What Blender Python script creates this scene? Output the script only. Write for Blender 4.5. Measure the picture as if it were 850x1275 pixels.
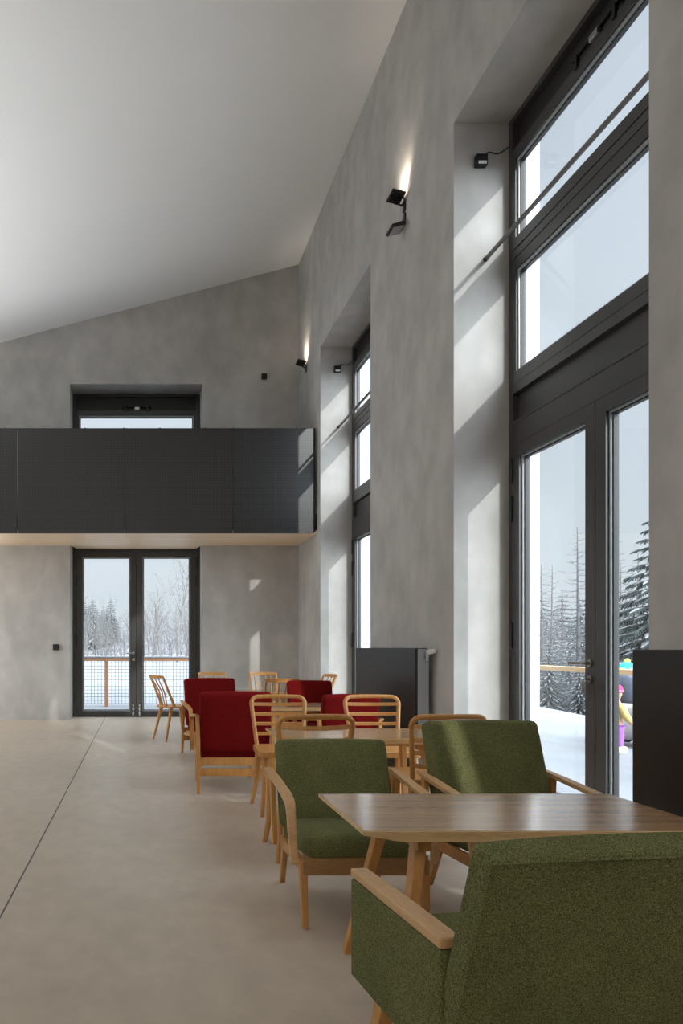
import bpy, bmesh, math, random
from mathutils import Vector, Matrix, Quaternion

C = bpy.context.scene
COL = C.collection
for o in list(bpy.data.objects):
    bpy.data.objects.remove(o)
R = math.radians
EYE = 1.17

# ------------------------------------------------------------------ camera
cam_d = bpy.data.cameras.new('camera')
cam = bpy.data.objects.new('camera', cam_d)
COL.objects.link(cam)
cam.location = (0, 0, EYE)
cam.rotation_euler = (R(90), 0, 0)
cam_d.sensor_width = 36.0
cam_d.lens = 24.0
cam_d.shift_x = (425 - 177) / 1275
cam_d.shift_y = (805 - 637.5) / 1275
cam_d.clip_start = 0.02
cam_d.clip_end = 600
C.camera = cam

# ------------------------------------------------------------------ colour management
C.view_settings.view_transform = 'Standard'
C.view_settings.look = 'None'
C.view_settings.gamma = 1.0
C.view_settings.use_curve_mapping = False
C.view_settings.exposure = 0.0
C.cycles.use_denoising = True
C.cycles.max_bounces = 10
C.cycles.diffuse_bounces = 6
C.cycles.glossy_bounces = 4
C.cycles.transparent_max_bounces = 16
C.cycles.sample_clamp_indirect = 6.0
C.cycles.caustics_reflective = False
C.cycles.caustics_refractive = False

# ------------------------------------------------------------------ sky and sun
SUN = Vector((1.0, -2.35, 1.07)).normalized()      # towards the low winter sun, behind the camera on the right
w = bpy.data.worlds.new('winter_sky')
C.world = w
w.use_nodes = True
nt = w.node_tree
nt.nodes.clear()
def N(t, **k):
    n = nt.nodes.new(t)
    for a, b in k.items():
        setattr(n, a, b)
    return n
tc = N('ShaderNodeTexCoord')
nrm = N('ShaderNodeVectorMath', operation='NORMALIZE')
nt.links.new(tc.outputs['Generated'], nrm.inputs[0])
dot = N('ShaderNodeVectorMath', operation='DOT_PRODUCT')
nt.links.new(nrm.outputs[0], dot.inputs[0])
dot.inputs[1].default_value = SUN
mx = N('ShaderNodeMath', operation='MAXIMUM'); mx.inputs[1].default_value = 0.0
nt.links.new(dot.outputs['Value'], mx.inputs[0])
pw = N('ShaderNodeMath', operation='POWER'); pw.inputs[1].default_value = 0.8
nt.links.new(mx.outputs[0], pw.inputs[0])
gl = N('ShaderNodeMath', operation='MULTIPLY'); gl.inputs[1].default_value = 9.0      # hazy glow around the sun
nt.links.new(pw.outputs[0], gl.inputs[0])
sep = N('ShaderNodeSeparateXYZ')
nt.links.new(nrm.outputs[0], sep.inputs[0])
zr = N('ShaderNodeMapRange', interpolation_type='SMOOTHSTEP')
zr.inputs['From Min'].default_value = 0.62; zr.inputs['From Max'].default_value = 0.9
zr.inputs['To Min'].default_value = 1.0; zr.inputs['To Max'].default_value = 7.0      # overcast zenith
nt.links.new(sep.outputs['Z'], zr.inputs['Value'])
ad = N('ShaderNodeMath', operation='ADD')
nt.links.new(zr.outputs[0], ad.inputs[0]); nt.links.new(gl.outputs[0], ad.inputs[1])
cr = N('ShaderNodeValToRGB')
cr.color_ramp.elements[0].position = 0.0; cr.color_ramp.elements[0].color = (0.755, 0.825, 0.885, 1)
cr.color_ramp.elements[1].position = 0.55; cr.color_ramp.elements[1].color = (0.70, 0.785, 0.89, 1)
nt.links.new(sep.outputs['Z'], cr.inputs[0])
bg = N('ShaderNodeBackground')
nt.links.new(cr.outputs[0], bg.inputs['Color'])
nt.links.new(ad.outputs[0], bg.inputs['Strength'])
wo = N('ShaderNodeOutputWorld')
nt.links.new(bg.outputs[0], wo.inputs['Surface'])

sl = bpy.data.lights.new('sun', 'SUN')
sl.energy = 2.8
sl.angle = R(0.7)
sl.color = (1.0, 0.985, 0.96)
so = bpy.data.objects.new('sun', sl)
COL.objects.link(so)
so.rotation_euler = (-SUN).to_track_quat('-Z', 'Y').to_euler()
so.location = SUN * 30

# added area lamp out of view, no fixture there: brightens the sloping ceiling
ul = bpy.data.lights.new('ceiling_fill', 'AREA')
ul.shape = 'RECTANGLE'; ul.size = 1.8; ul.size_y = 7.0
ul.energy = 120.0
ul.color = (0.95, 0.98, 1.0)
uo = bpy.data.objects.new('ceiling_fill', ul)
COL.objects.link(uo)
ul.spread = R(116)
uo.location = (-3.4, 7.0, 2.0)
uo.rotation_euler = (R(180), R(-3), 0)
ub = bpy.data.lights.new('back_fill', 'AREA')  # second added lamp, behind the camera, fills surfaces that face it
ub.shape = 'RECTANGLE'; ub.size = 6.0; ub.size_y = 0.8
ub.energy = 265.0
ub.color = (1.0, 0.965, 0.92)
uo = bpy.data.objects.new('back_fill', ub)
COL.objects.link(uo)
ub.spread = R(120)
uo.location = (-1.6, -5.0, 2.4)
uo.rotation_euler = (R(181), 0, 0)

# added area lamp at the unseen far-left window, turned to brighten the end wall
dl = bpy.data.lights.new('end_wall_fill', 'AREA')
dl.shape = 'RECTANGLE'; dl.size = 4.0; dl.size_y = 1.9
dl.energy = 215.0
dl.color = (0.93, 0.965, 1.0)
uo = bpy.data.objects.new('end_wall_fill', dl)
COL.objects.link(uo)
uo.location = (-6.55, 8.53, 2.15)
uo.rotation_euler = (0, R(-90), R(62))

# ------------------------------------------------------------------ materials
def material(name, color, rough=0.6, color2=None, scale=6.0, stretch=(1, 1, 1), detail=4.0, spec=0.4,
             metal=0.0, bump=0.0, bump_scale=None, contrast=(0.35, 0.65), fine=None, coat=0.0, rough2=None):
    m = bpy.data.materials.new(name)
    m.use_nodes = True
    t = m.node_tree
    b = t.nodes['Principled BSDF']
    b.inputs['Roughness'].default_value = rough
    b.inputs['Metallic'].default_value = metal
    b.inputs['Specular IOR Level'].default_value = spec
    b.inputs['Coat Weight'].default_value = coat
    b.inputs['Coat Roughness'].default_value = 0.14
    b.inputs['Base Color'].default_value = (*color, 1)
    co = t.nodes.new('ShaderNodeTexCoord')
    mp = t.nodes.new('ShaderNodeMapping')
    mp.inputs['Scale'].default_value = stretch
    t.links.new(co.outputs['Object'], mp.inputs['Vector'])
    if color2 is not None:
        no = t.nodes.new('ShaderNodeTexNoise')
        no.inputs['Scale'].default_value = scale
        no.inputs['Detail'].default_value = detail
        no.inputs['Roughness'].default_value = 0.6
        t.links.new(mp.outputs[0], no.inputs['Vector'])
        rp = t.nodes.new('ShaderNodeValToRGB')
        rp.color_ramp.elements[0].position = contrast[0]; rp.color_ramp.elements[0].color = (*color, 1)
        rp.color_ramp.elements[1].position = contrast[1]; rp.color_ramp.elements[1].color = (*color2, 1)
        t.links.new(no.outputs['Fac'], rp.inputs[0])
        src = rp.outputs[0]
        if fine:
            n2 = t.nodes.new('ShaderNodeTexNoise')
            n2.inputs['Scale'].default_value = fine[0]; n2.inputs['Detail'].default_value = 2.0
            t.links.new(mp.outputs[0], n2.inputs['Vector'])
            r2 = t.nodes.new('ShaderNodeMapRange')
            r2.inputs['From Min'].default_value = 0.3; r2.inputs['From Max'].default_value = 0.7
            r2.inputs['To Min'].default_value = 1 - fine[1]; r2.inputs['To Max'].default_value = 1 + fine[1]
            t.links.new(n2.outputs['Fac'], r2.inputs['Value'])
            mu = t.nodes.new('ShaderNodeVectorMath'); mu.operation = 'SCALE'
            t.links.new(src, mu.inputs[0]); t.links.new(r2.outputs[0], mu.inputs['Scale'])
            src = mu.outputs[0]
        t.links.new(src, b.inputs['Base Color'])
        if rough2 is not None:
            r3 = t.nodes.new('ShaderNodeMapRange')
            r3.inputs['From Min'].default_value = 0.3; r3.inputs['From Max'].default_value = 0.7
            r3.inputs['To Min'].default_value = rough; r3.inputs['To Max'].default_value = rough2
            t.links.new(no.outputs['Fac'], r3.inputs['Value'])
            t.links.new(r3.outputs[0], b.inputs['Roughness'])
    if bump:
        nb = t.nodes.new('ShaderNodeTexNoise')
        nb.inputs['Scale'].default_value = bump_scale or scale * 4
        nb.inputs['Detail'].default_value = 3.0
        t.links.new(mp.outputs[0], nb.inputs['Vector'])
        bn = t.nodes.new('ShaderNodeBump')
        bn.inputs['Strength'].default_value = bump
        bn.inputs['Distance'].default_value = 0.004
        t.links.new(nb.outputs['Fac'], bn.inputs['Height'])
        t.links.new(bn.outputs[0], b.inputs['Normal'])
    return m

M = {}
M['plaster'] = material('grey_plaster', (0.395, 0.378, 0.354), 0.85, (0.515, 0.497, 0.47), 1.7, (1, 1, 0.7), 10.0, 0.25,
                        bump=0.15, bump_scale=5.0, contrast=(0.30, 0.72), fine=(4.0, 0.09))
M['ceiling'] = material('white_ceiling_paint', (0.85, 0.85, 0.845), 0.9, (0.87, 0.87, 0.865), 0.7, spec=0.2)
M['concrete'] = material('polished_concrete', (0.475, 0.40, 0.315), 0.32, (0.60, 0.52, 0.42), 0.7, (1, 0.7, 1), 9.0, 0.35,
                         contrast=(0.32, 0.68), fine=(9.0, 0.06), rough2=0.48, bump=0.03, bump_scale=30)
M['joint'] = material('dark_joint', (0.15, 0.135, 0.118), 0.8)
M['render_white'] = material('white_facade', (0.80, 0.79, 0.78), 0.9, (0.83, 0.82, 0.81), 2.0)
M['alu'] = material('anthracite_aluminium', (0.044, 0.0425, 0.040), 0.40, (0.049, 0.047, 0.0445), 3.0, spec=0.5)
M['alu_dark'] = material('dark_anthracite', (0.024, 0.023, 0.022), 0.5, spec=0.4)
M['bead'] = material('glazing_bead', (0.34, 0.36, 0.38), 0.3, spec=0.6)  # light grey stands in for reflections on beads and unlit lenses
M['steel'] = material('brushed_steel', (0.62, 0.62, 0.61), 0.28, metal=1.0, color2=(0.56, 0.56, 0.55), scale=30)
M['steel_dark'] = material('worn_steel', (0.30, 0.28, 0.25), 0.3, metal=1.0)
M['black'] = material('black_plastic', (0.012, 0.012, 0.012), 0.45)
M['rod'] = material('grey_metal_rod', (0.16, 0.155, 0.15), 0.35, metal=0.5)
M['radiator'] = material('black_radiator_enamel', (0.014, 0.013, 0.0128), 0.40, (0.017, 0.0155, 0.0152), 4.0, spec=0.3)
M['radiator_side'] = material('sidelit_radiator_enamel', (0.33, 0.355, 0.385), 0.4, spec=0.5)  # side lightened: window light falling on it is put into the colour
M['white_plastic'] = material('white_plastic', (0.8, 0.8, 0.78), 0.4)
M['wood'] = material('honey_oak', (0.47, 0.21, 0.058), 0.36, (0.61, 0.305, 0.095), 5.0, (1, 1, 0.25), 6.0, 0.45, fine=(60, 0.10))
M['wood_light'] = material('pale_oak', (0.55, 0.32, 0.145), 0.38, (0.66, 0.41, 0.20), 5.0, (3, 0.6, 3), 6.0, 0.45, fine=(50, 0.08))
M['wood_shaded'] = material('shaded_oak', (0.30, 0.16, 0.062), 0.40, (0.38, 0.21, 0.088), 6.0, (0.5, 3, 3), 6.0, 0.4, fine=(50, 0.12))  # darker oak copy, shade under the seat put into the rail colour
M['table'] = material('walnut_oak_table', (0.34, 0.185, 0.08), 0.26, (0.50, 0.305, 0.145), 2.2, (0.8, 14, 14), 10.0, 0.5, fine=(22, 0.14), coat=0.6, contrast=(0.26, 0.74))
M['table_edge'] = material('oak_table_edge', (0.58, 0.37, 0.17), 0.42, (0.68, 0.46, 0.23), 6.0, (0.6, 8, 12), 6.0, 0.4, fine=(40, 0.12))
M['soffit'] = material('pine_soffit', (0.80, 0.62, 0.44), 0.5, (0.88, 0.73, 0.56), 2.0, (0.4, 16, 4), 5.0, 0.3)
M['green'] = material('olive_wool', (0.062, 0.064, 0.022), 0.95, (0.235, 0.238, 0.105), 380, detail=2.0, spec=0.1,
                      bump=0.5, bump_scale=320, contrast=(0.36, 0.64), fine=(7, 0.10))
M['red'] = material('crimson_wool', (0.135, 0.004, 0.004), 0.9, (0.20, 0.007, 0.007), 240, detail=2.0, spec=0.1,
                    bump=0.3, bump_scale=320, contrast=(0.36, 0.66), fine=(6, 0.08))
M['seam'] = material('dark_green_seam', (0.02, 0.024, 0.01), 0.95)
M['snow'] = material('snow', (0.20, 0.206, 0.216), 0.9, (0.24, 0.246, 0.254), 0.5, (1, 1, 1), 6.0, 0.2, bump=0.5, bump_scale=3.0)
M['bark'] = material('hazed_bark', (0.085, 0.077, 0.073), 0.9, (0.15, 0.14, 0.135), 3.0)  # greyed to carry distance haze in the bark colour
M['bark_light'] = material('pale_birch_bark', (0.17, 0.155, 0.14), 0.9, (0.10, 0.092, 0.088), 3.0)
M['bark_dark'] = material('hazed_larch_bark', (0.085, 0.078, 0.078), 0.9, (0.14, 0.13, 0.13), 3.0)  # lightened grey, distance haze put into the colour
M['needle'] = material('spruce_needles', (0.018, 0.028, 0.026), 0.9, (0.04, 0.055, 0.052), 4.0)
M['needle_haze'] = material('hazed_needles', (0.075, 0.088, 0.088), 0.9, (0.13, 0.145, 0.145), 4.0)  # paler copy of the needles, stands in for distance haze
M['rail_wood'] = material('larch_railing', (0.50, 0.235, 0.11), 0.6, (0.58, 0.30, 0.155), 5.0)
M['bench_wood'] = material('pale_larch_railing', (0.62, 0.40, 0.21), 0.6, (0.68, 0.46, 0.26), 5.0)
M['wire'] = material('dark_wire', (0.12, 0.12, 0.13), 0.6)
M['wire_light'] = material('galvanised_wire', (0.45, 0.46, 0.48), 0.5)
M['hill'] = material('forest_hill', (0.10, 0.098, 0.10), 0.95, (0.19, 0.188, 0.192), 0.5, (1, 1, 0.5), 10.0, 0.1, fine=(2.5, 0.4))

def glass_material():
    m = bpy.data.materials.new('window_glass')
    m.use_nodes = True
    t = m.node_tree
    t.nodes.clear()
    tr = t.nodes.new('ShaderNodeBsdfTransparent'); tr.inputs[0].default_value = (0.97, 0.985, 0.985, 1)
    g = t.nodes.new('ShaderNodeBsdfGlossy'); g.inputs['Roughness'].default_value = 0.0
    g.inputs['Color'].default_value = (0.95, 0.97, 1.0, 1)
    f = t.nodes.new('ShaderNodeFresnel')
    ge = t.nodes.new('ShaderNodeNewGeometry')
    io = t.nodes.new('ShaderNodeMapRange')          # thin pane: the same reflectance from both faces
    io.inputs['To Min'].default_value = 1.45; io.inputs['To Max'].default_value = 1 / 1.45
    t.links.new(ge.outputs['Backfacing'], io.inputs['Value']); t.links.new(io.outputs[0], f.inputs['IOR'])
    mx = t.nodes.new('ShaderNodeMixShader')
    ou = t.nodes.new('ShaderNodeOutputMaterial')
    t.links.new(f.outputs[0], mx.inputs[0]); t.links.new(tr.outputs[0], mx.inputs[1]); t.links.new(g.outputs[0], mx.inputs[2])
    t.links.new(mx.outputs[0], ou.inputs['Surface'])
    return m
M['glass'] = glass_material()

def perforated_material():
    """black sheet steel with a regular grid of punched holes, seen as darker dots"""
    m = material('perforated_black_steel', (0.04, 0.04, 0.042), 0.36, spec=0.6)
    t = m.node_tree
    b = t.nodes['Principled BSDF']
    co = t.nodes.new('ShaderNodeTexCoord')
    mp = t.nodes.new('ShaderNodeMapping')
    mp.inputs['Scale'].default_value = (26, 26, 26)
    t.links.new(co.outputs['Object'], mp.inputs['Vector'])
    fr = t.nodes.new('ShaderNodeVectorMath'); fr.operation = 'FRACTION'
    t.links.new(mp.outputs[0], fr.inputs[0])
    sb = t.nodes.new('ShaderNodeVectorMath'); sb.operation = 'SUBTRACT'; sb.inputs[1].default_value = (0.5, 0.5, 0.5)
    t.links.new(fr.outputs[0], sb.inputs[0])
    ml = t.nodes.new('ShaderNodeVectorMath'); ml.operation = 'MULTIPLY'; ml.inputs[1].default_value = (1, 0, 1)
    t.links.new(sb.outputs[0], ml.inputs[0])
    ln = t.nodes.new('ShaderNodeVectorMath'); ln.operation = 'LENGTH'
    t.links.new(ml.outputs[0], ln.inputs[0])
    lt = t.nodes.new('ShaderNodeMath'); lt.operation = 'LESS_THAN'; lt.inputs[1].default_value = 0.27
    t.links.new(ln.outputs['Value'], lt.inputs[0])
    mix = t.nodes.new('ShaderNodeMix'); mix.data_type = 'RGBA'
    mix.inputs['A'].default_value = (0.020, 0.019, 0.0185, 1)
    mix.inputs['B'].default_value = (0.004, 0.004, 0.004, 1)
    t.links.new(lt.outputs[0], mix.inputs['Factor'])
    t.links.new(mix.outputs['Result'], b.inputs['Base Color'])
    return m
M['perforated'] = perforated_material()

def emission(name, col, s):
    m = bpy.data.materials.new(name); m.use_nodes = True
    b = m.node_tree.nodes['Principled BSDF']
    b.inputs['Base Color'].default_value = (*col, 1)
    b.inputs['Emission Color'].default_value = (*col, 1)
    b.inputs['Emission Strength'].default_value = s
    return m
M['lamp'] = emission('lit_led_lens', (1.0, 0.86, 0.68), 12.0)

# ------------------------------------------------------------------ mesh helpers
class MB:
    def __init__(s):
        s.v = []; s.f = []; s.sm = []
    def add(s, vs, fs, smooth=False):
        k = len(s.v)
        s.v += [tuple(p) for p in vs]
        s.f += [[i + k for i in f] for f in fs]
        s.sm += [smooth] * len(fs)
        return s
    def box(s, x0, x1, y0, y1, z0, z1, mat=None):
        vs = [Vector(p) for p in ((x0, y0, z0), (x1, y0, z0), (x1, y1, z0), (x0, y1, z0), (x0, y0, z1), (x1, y0, z1), (x1, y1, z1), (x0, y1, z1))]
        if mat: vs = [mat @ p for p in vs]
        return s.add(vs, [[0, 3, 2, 1], [4, 5, 6, 7], [0, 1, 5, 4], [1, 2, 6, 5], [2, 3, 7, 6], [3, 0, 4, 7]])
    def bar(s, p0, p1, w0, t0, w1=None, t1=None, side=(1, 0, 0)):
        """rectangular bar, w along `side`, tapering"""
        return s.sweep([p0, p1], side, [w0, w1 or w0], [t0, t1 or t0])
    def sweep(s, pts, side, ws, ts, n=0, closed=False):
        """sweep a rectangle (n=0) or an ellipse of n points; `side` is the constant width direction"""
        pts = [Vector(p) for p in pts]
        S0 = Vector(side).normalized()
        m = len(pts)
        if not hasattr(ws, '__len__'): ws = [ws] * m
        if not hasattr(ts, '__len__'): ts = [ts] * m
        rings = []
        for i, p in enumerate(pts):
            a = pts[(i - 1) % m] if (closed or i > 0) else p
            b = pts[(i + 1) % m] if (closed or i < m - 1) else p
            T = (b - a).normalized()
            S = (S0 - T * S0.dot(T)).normalized()
            U = T.cross(S)
            if n == 0:
                r = [p + S * (ws[i] / 2 * x) + U * (ts[i] / 2 * y) for x, y in ((-1, -1), (1, -1), (1, 1), (-1, 1))]
            else:
                r = [p + S * (ws[i] / 2 * math.cos(2 * math.pi * k / n)) + U * (ts[i] / 2 * math.sin(2 * math.pi * k / n)) for k in range(n)]
            rings.append(r)
        q = n or 4
        vs = [x for r in rings for x in r]
        fs = []
        for i in range(m if closed else m - 1):
            j = (i + 1) % m
            for k in range(q):
                fs.append([i * q + k, i * q + (k + 1) % q, j * q + (k + 1) % q, j * q + k])
        s.add(vs, fs, n > 0)
        if not closed:
            s.add(rings[0], [list(range(q))[::-1]]); s.add(rings[-1], [list(range(q))])
        return s
    def tube(s, pts, r, n=8, closed=False):
        pts = [Vector(p) for p in pts]
        T = (pts[1] - pts[0])
        side = T.orthogonal()
        if not hasattr(r, '__len__'): r = [r] * len(pts)
        d = [2 * x for x in r]
        # use parallel transported side per point through a fixed reference that never aligns with the path
        best = None
        for c in (Vector((1, 0, 0)), Vector((0, 1, 0)), Vector((0, 0, 1))):
            worst = max(abs((pts[i + 1] - pts[i]).normalized().dot(c)) if (pts[i + 1] - pts[i]).length > 1e-6 else 0 for i in range(len(pts) - 1))
            if best is None or worst < best[0]: best = (worst, c)
        return s.sweep(pts, best[1], d, d, n, closed)
    def rbox(s, sx, sy, sz, r, mat=None, n=5, fn=None):
        """rounded cushion: box sx, sy, sz about the origin, edge radius r; fn reshapes each vertex"""
        bm = bmesh.new()
        bmesh.ops.create_cube(bm, size=2.0)
        bmesh.ops.subdivide_edges(bm, edges=bm.edges[:], cuts=n * 2 - 1, use_grid_fill=True)
        hs = Vector((sx / 2, sy / 2, sz / 2))
        vs = []
        for v in bm.verts:
            p = v.co
            q = Vector()
            core = Vector()
            for k in range(3):
                # spread grid lines so that some fall within the rounded zone
                u = abs(p[k]); sg = 1 if p[k] >= 0 else -1
                flat = 0.6
                rr = min(r, hs[k])
                x = (u / flat) * (hs[k] - rr) if u <= flat else (hs[k] - rr) + (u - flat) / (1 - flat) * rr
                q[k] = sg * x
                core[k] = sg * min(x, hs[k] - rr)
            d = q - core
            L = max(abs(d.x), abs(d.y), abs(d.z))
            if d.length > 1e-9:
                d = d.normalized() * L
            q = core + d
            if fn: q = fn(q)
            if mat: q = mat @ q
            vs.append(q)
        bm.verts.index_update()
        fs = [[v.index for v in f.verts] for f in bm.faces]
        bm.free()
        return s.add(vs, fs, True)
    def ell(s, c, rx, ry, rz, nu=16, nv=10, mat=None):
        vs = []
        for j in range(nv + 1):
            th = math.pi * j / nv
            for i in range(nu):
                ph = 2 * math.pi * i / nu
                p = Vector((rx * math.sin(th) * math.cos(ph), ry * math.sin(th) * math.sin(ph), rz * math.cos(th)))
                if mat: p = mat @ p
                vs.append(Vector(c) + p)
        fs = []
        for j in range(nv):
            for i in range(nu):
                fs.append([j * nu + i, (j + 1) * nu + i, (j + 1) * nu + (i + 1) % nu, j * nu + (i + 1) % nu])
        return s.add(vs, fs, True)
    def prism(s, poly, z0, z1, mat=None):
        """poly: list of (x, y); extruded along z"""
        n = len(poly)
        vs = [Vector((x, y, z0)) for x, y in poly] + [Vector((x, y, z1)) for x, y in poly]
        if mat: vs = [mat @ p for p in vs]
        fs = [list(range(n))[::-1], list(range(n, 2 * n))] + [[i, (i + 1) % n, n + (i + 1) % n, n + i] for i in range(n)]
        return s.add(vs, fs)
    def build(s, name, mat, parent=None, bevel=0.0, seg=2):
        me = bpy.data.meshes.new(name)
        me.from_pydata(s.v, [], s.f)
        me.update()
        bm = bmesh.new(); bm.from_mesh(me)
        bmesh.ops.remove_doubles(bm, verts=bm.verts, dist=1e-6)
        bmesh.ops.recalc_face_normals(bm, faces=bm.faces)
        bm.to_mesh(me); bm.free()
        anysm = any(s.sm)
        if anysm or bevel:
            me.polygons.foreach_set('use_smooth', [True] * len(me.polygons))
            me.set_sharp_from_angle(angle=R(40))
        me.materials.append(M[mat] if isinstance(mat, str) else mat)
        o = bpy.data.objects.new(name, me)
        COL.objects.link(o)
        if parent: o.parent = parent
        if bevel:
            b = o.modifiers.new('bevel', 'BEVEL'); b.width = bevel; b.segments = seg; b.limit_method = 'ANGLE'; b.angle_limit = R(40)
            b.harden_normals = True
        return o

def tag(o, label=None, cat=None, group=None, kind=None):
    if label: o['label'] = label
    if cat: o['category'] = cat
    if group: o['group'] = group
    if kind: o['kind'] = kind
    return o
def empty(name, loc=(0, 0, 0), rz=0.0, **k):
    o = bpy.data.objects.new(name, None)
    o.empty_display_size = 0.1
    COL.objects.link(o)
    o.location = loc; o.rotation_euler = (0, 0, R(rz))
    return tag(o, **k)
def copy_tree(o, parent=None):
    c = o.copy(); COL.objects.link(c)
    if parent: c.parent = parent
    for ch in list(o.children):
        copy_tree(ch, c)
    return c
def struct(o):
    o['kind'] = 'structure'; return o

# ------------------------------------------------------------------ room shell
XR, YE, XL, YB = 2.5, 10.92, -6.2, -7.0        # inner faces: right, end, left, back wall
WT = 0.66                                       # wall thickness
NIN = 0.44                                      # niche reveal depth
ZN = 5.37                                       # niche head
NICHES = [(-1.0, 1.82), (3.37, 5.48), (7.48, 9.58)]  # first niche is unseen, widened so its sun streaks get through
ZC0, SL = 7.28, 0.262
ceil_z = lambda x: ZC0 - SL * (XR - x)

fl = MB().box(XL - WT, XR + WT, YB - WT, YE + WT, -0.25, 0.0)
struct(fl.build('floor', 'concrete'))
struct(MB().box(-0.617, -0.609, YB, YE + NIN, -0.002, 0.0012).build('trim_1', 'joint'))

mb = MB()
ZT = 7.75
edges = [YB - WT] + [y for n in NICHES for y in n] + [YE + WT]
for i in range(0, len(edges), 2):
    mb.box(XR, XR + WT, edges[i], edges[i + 1], 0, ZT)
for a, b in NICHES:
    mb.box(XR, XR + WT, a, b, ZN, ZT)
struct(mb.build('wall_right', 'plaster'))

DX0, DX1 = -1.157, 0.963
mb = MB()
mb.box(XL, DX0, YE, YE + WT, 0, ZT); mb.box(DX1, XR, YE, YE + WT, 0, ZT)
mb.box(DX0, DX1, YE, YE + WT, ZN, ZT)
struct(mb.build('wall_end', 'plaster'))

mb = MB()
LZ = 4.3
for i in range(0, len(edges), 2):
    mb.box(XL - WT, XL, edges[i], edges[i + 1], 0, ZT)
for a, b in NICHES:
    mb.box(XL - WT, XL, a, b, LZ, ZT)
struct(mb.build('wall_left', 'plaster'))
struct(MB().box(XL, XR, YB - WT, YB, 0, ZT).build('wall_back', 'plaster'))

xa, xb = XL - WT, XR + WT
mb = MB()
mb.add([(xa, YB - WT, ceil_z(xa)), (xb, YB - WT, ceil_z(xb)), (xb, YE + WT, ceil_z(xb)), (xa, YE + WT, ceil_z(xa)),
        (xa, YB - WT, ceil_z(xa) + 1.5), (xb, YB - WT, ceil_z(xb) + 0.5), (xb, YE + WT, ceil_z(xb) + 0.5), (xa, YE + WT, ceil_z(xa) + 1.5)],
       [[0, 3, 2, 1], [4, 5, 6, 7], [0, 1, 5, 4], [1, 2, 6, 5], [2, 3, 7, 6], [3, 0, 4, 7]])
struct(mb.build('ceiling', 'ceiling'))

# white facade reveals just outside each glazing unit (they catch the sun)
k = 1
for a, b in NICHES[1:]:
    mb = MB()
    mb.box(XR + NIN + 0.09, XR + WT + 0.02, b - 0.012, b + 0.0, 0, ZN)
    mb.box(XR + NIN + 0.09, XR + WT + 0.02, a, a + 0.012, 0, ZN)
    k += 1
    struct(mb.build('trim_%d' % k, 'render_white'))

# ------------------------------------------------------------------ glazing units
def unit_map(origin, u, n):
    """local (u, w, z): u along the opening seen from inside, w inwards, z up"""
    u = Vector(u); n = Vector(n); o = Vector(origin)
    return Matrix(((u.x, n.x, 0, o.x), (u.y, n.y, 0, o.y), (0, 0, 1, o.z), (0, 0, 0, 1)))

def ring(mb, u0, u1, z0, z1, wu0, wu1, wz0, wz1, d0, d1, mat):
    """rectangular frame: outer u0..u1, z0..z1, member widths"""
    if wu0: mb.box(u0, u0 + wu0, d0, d1, z0, z1, mat)
    if wu1: mb.box(u1 - wu1, u1, d0, d1, z0, z1, mat)
    if wz0: mb.box(u0 + wu0, u1 - wu1, d0, d1, z0, z0 + wz0, mat)
    if wz1: mb.box(u0 + wu0, u1 - wu1, d0, d1, z1 - wz1, z1, mat)

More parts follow.
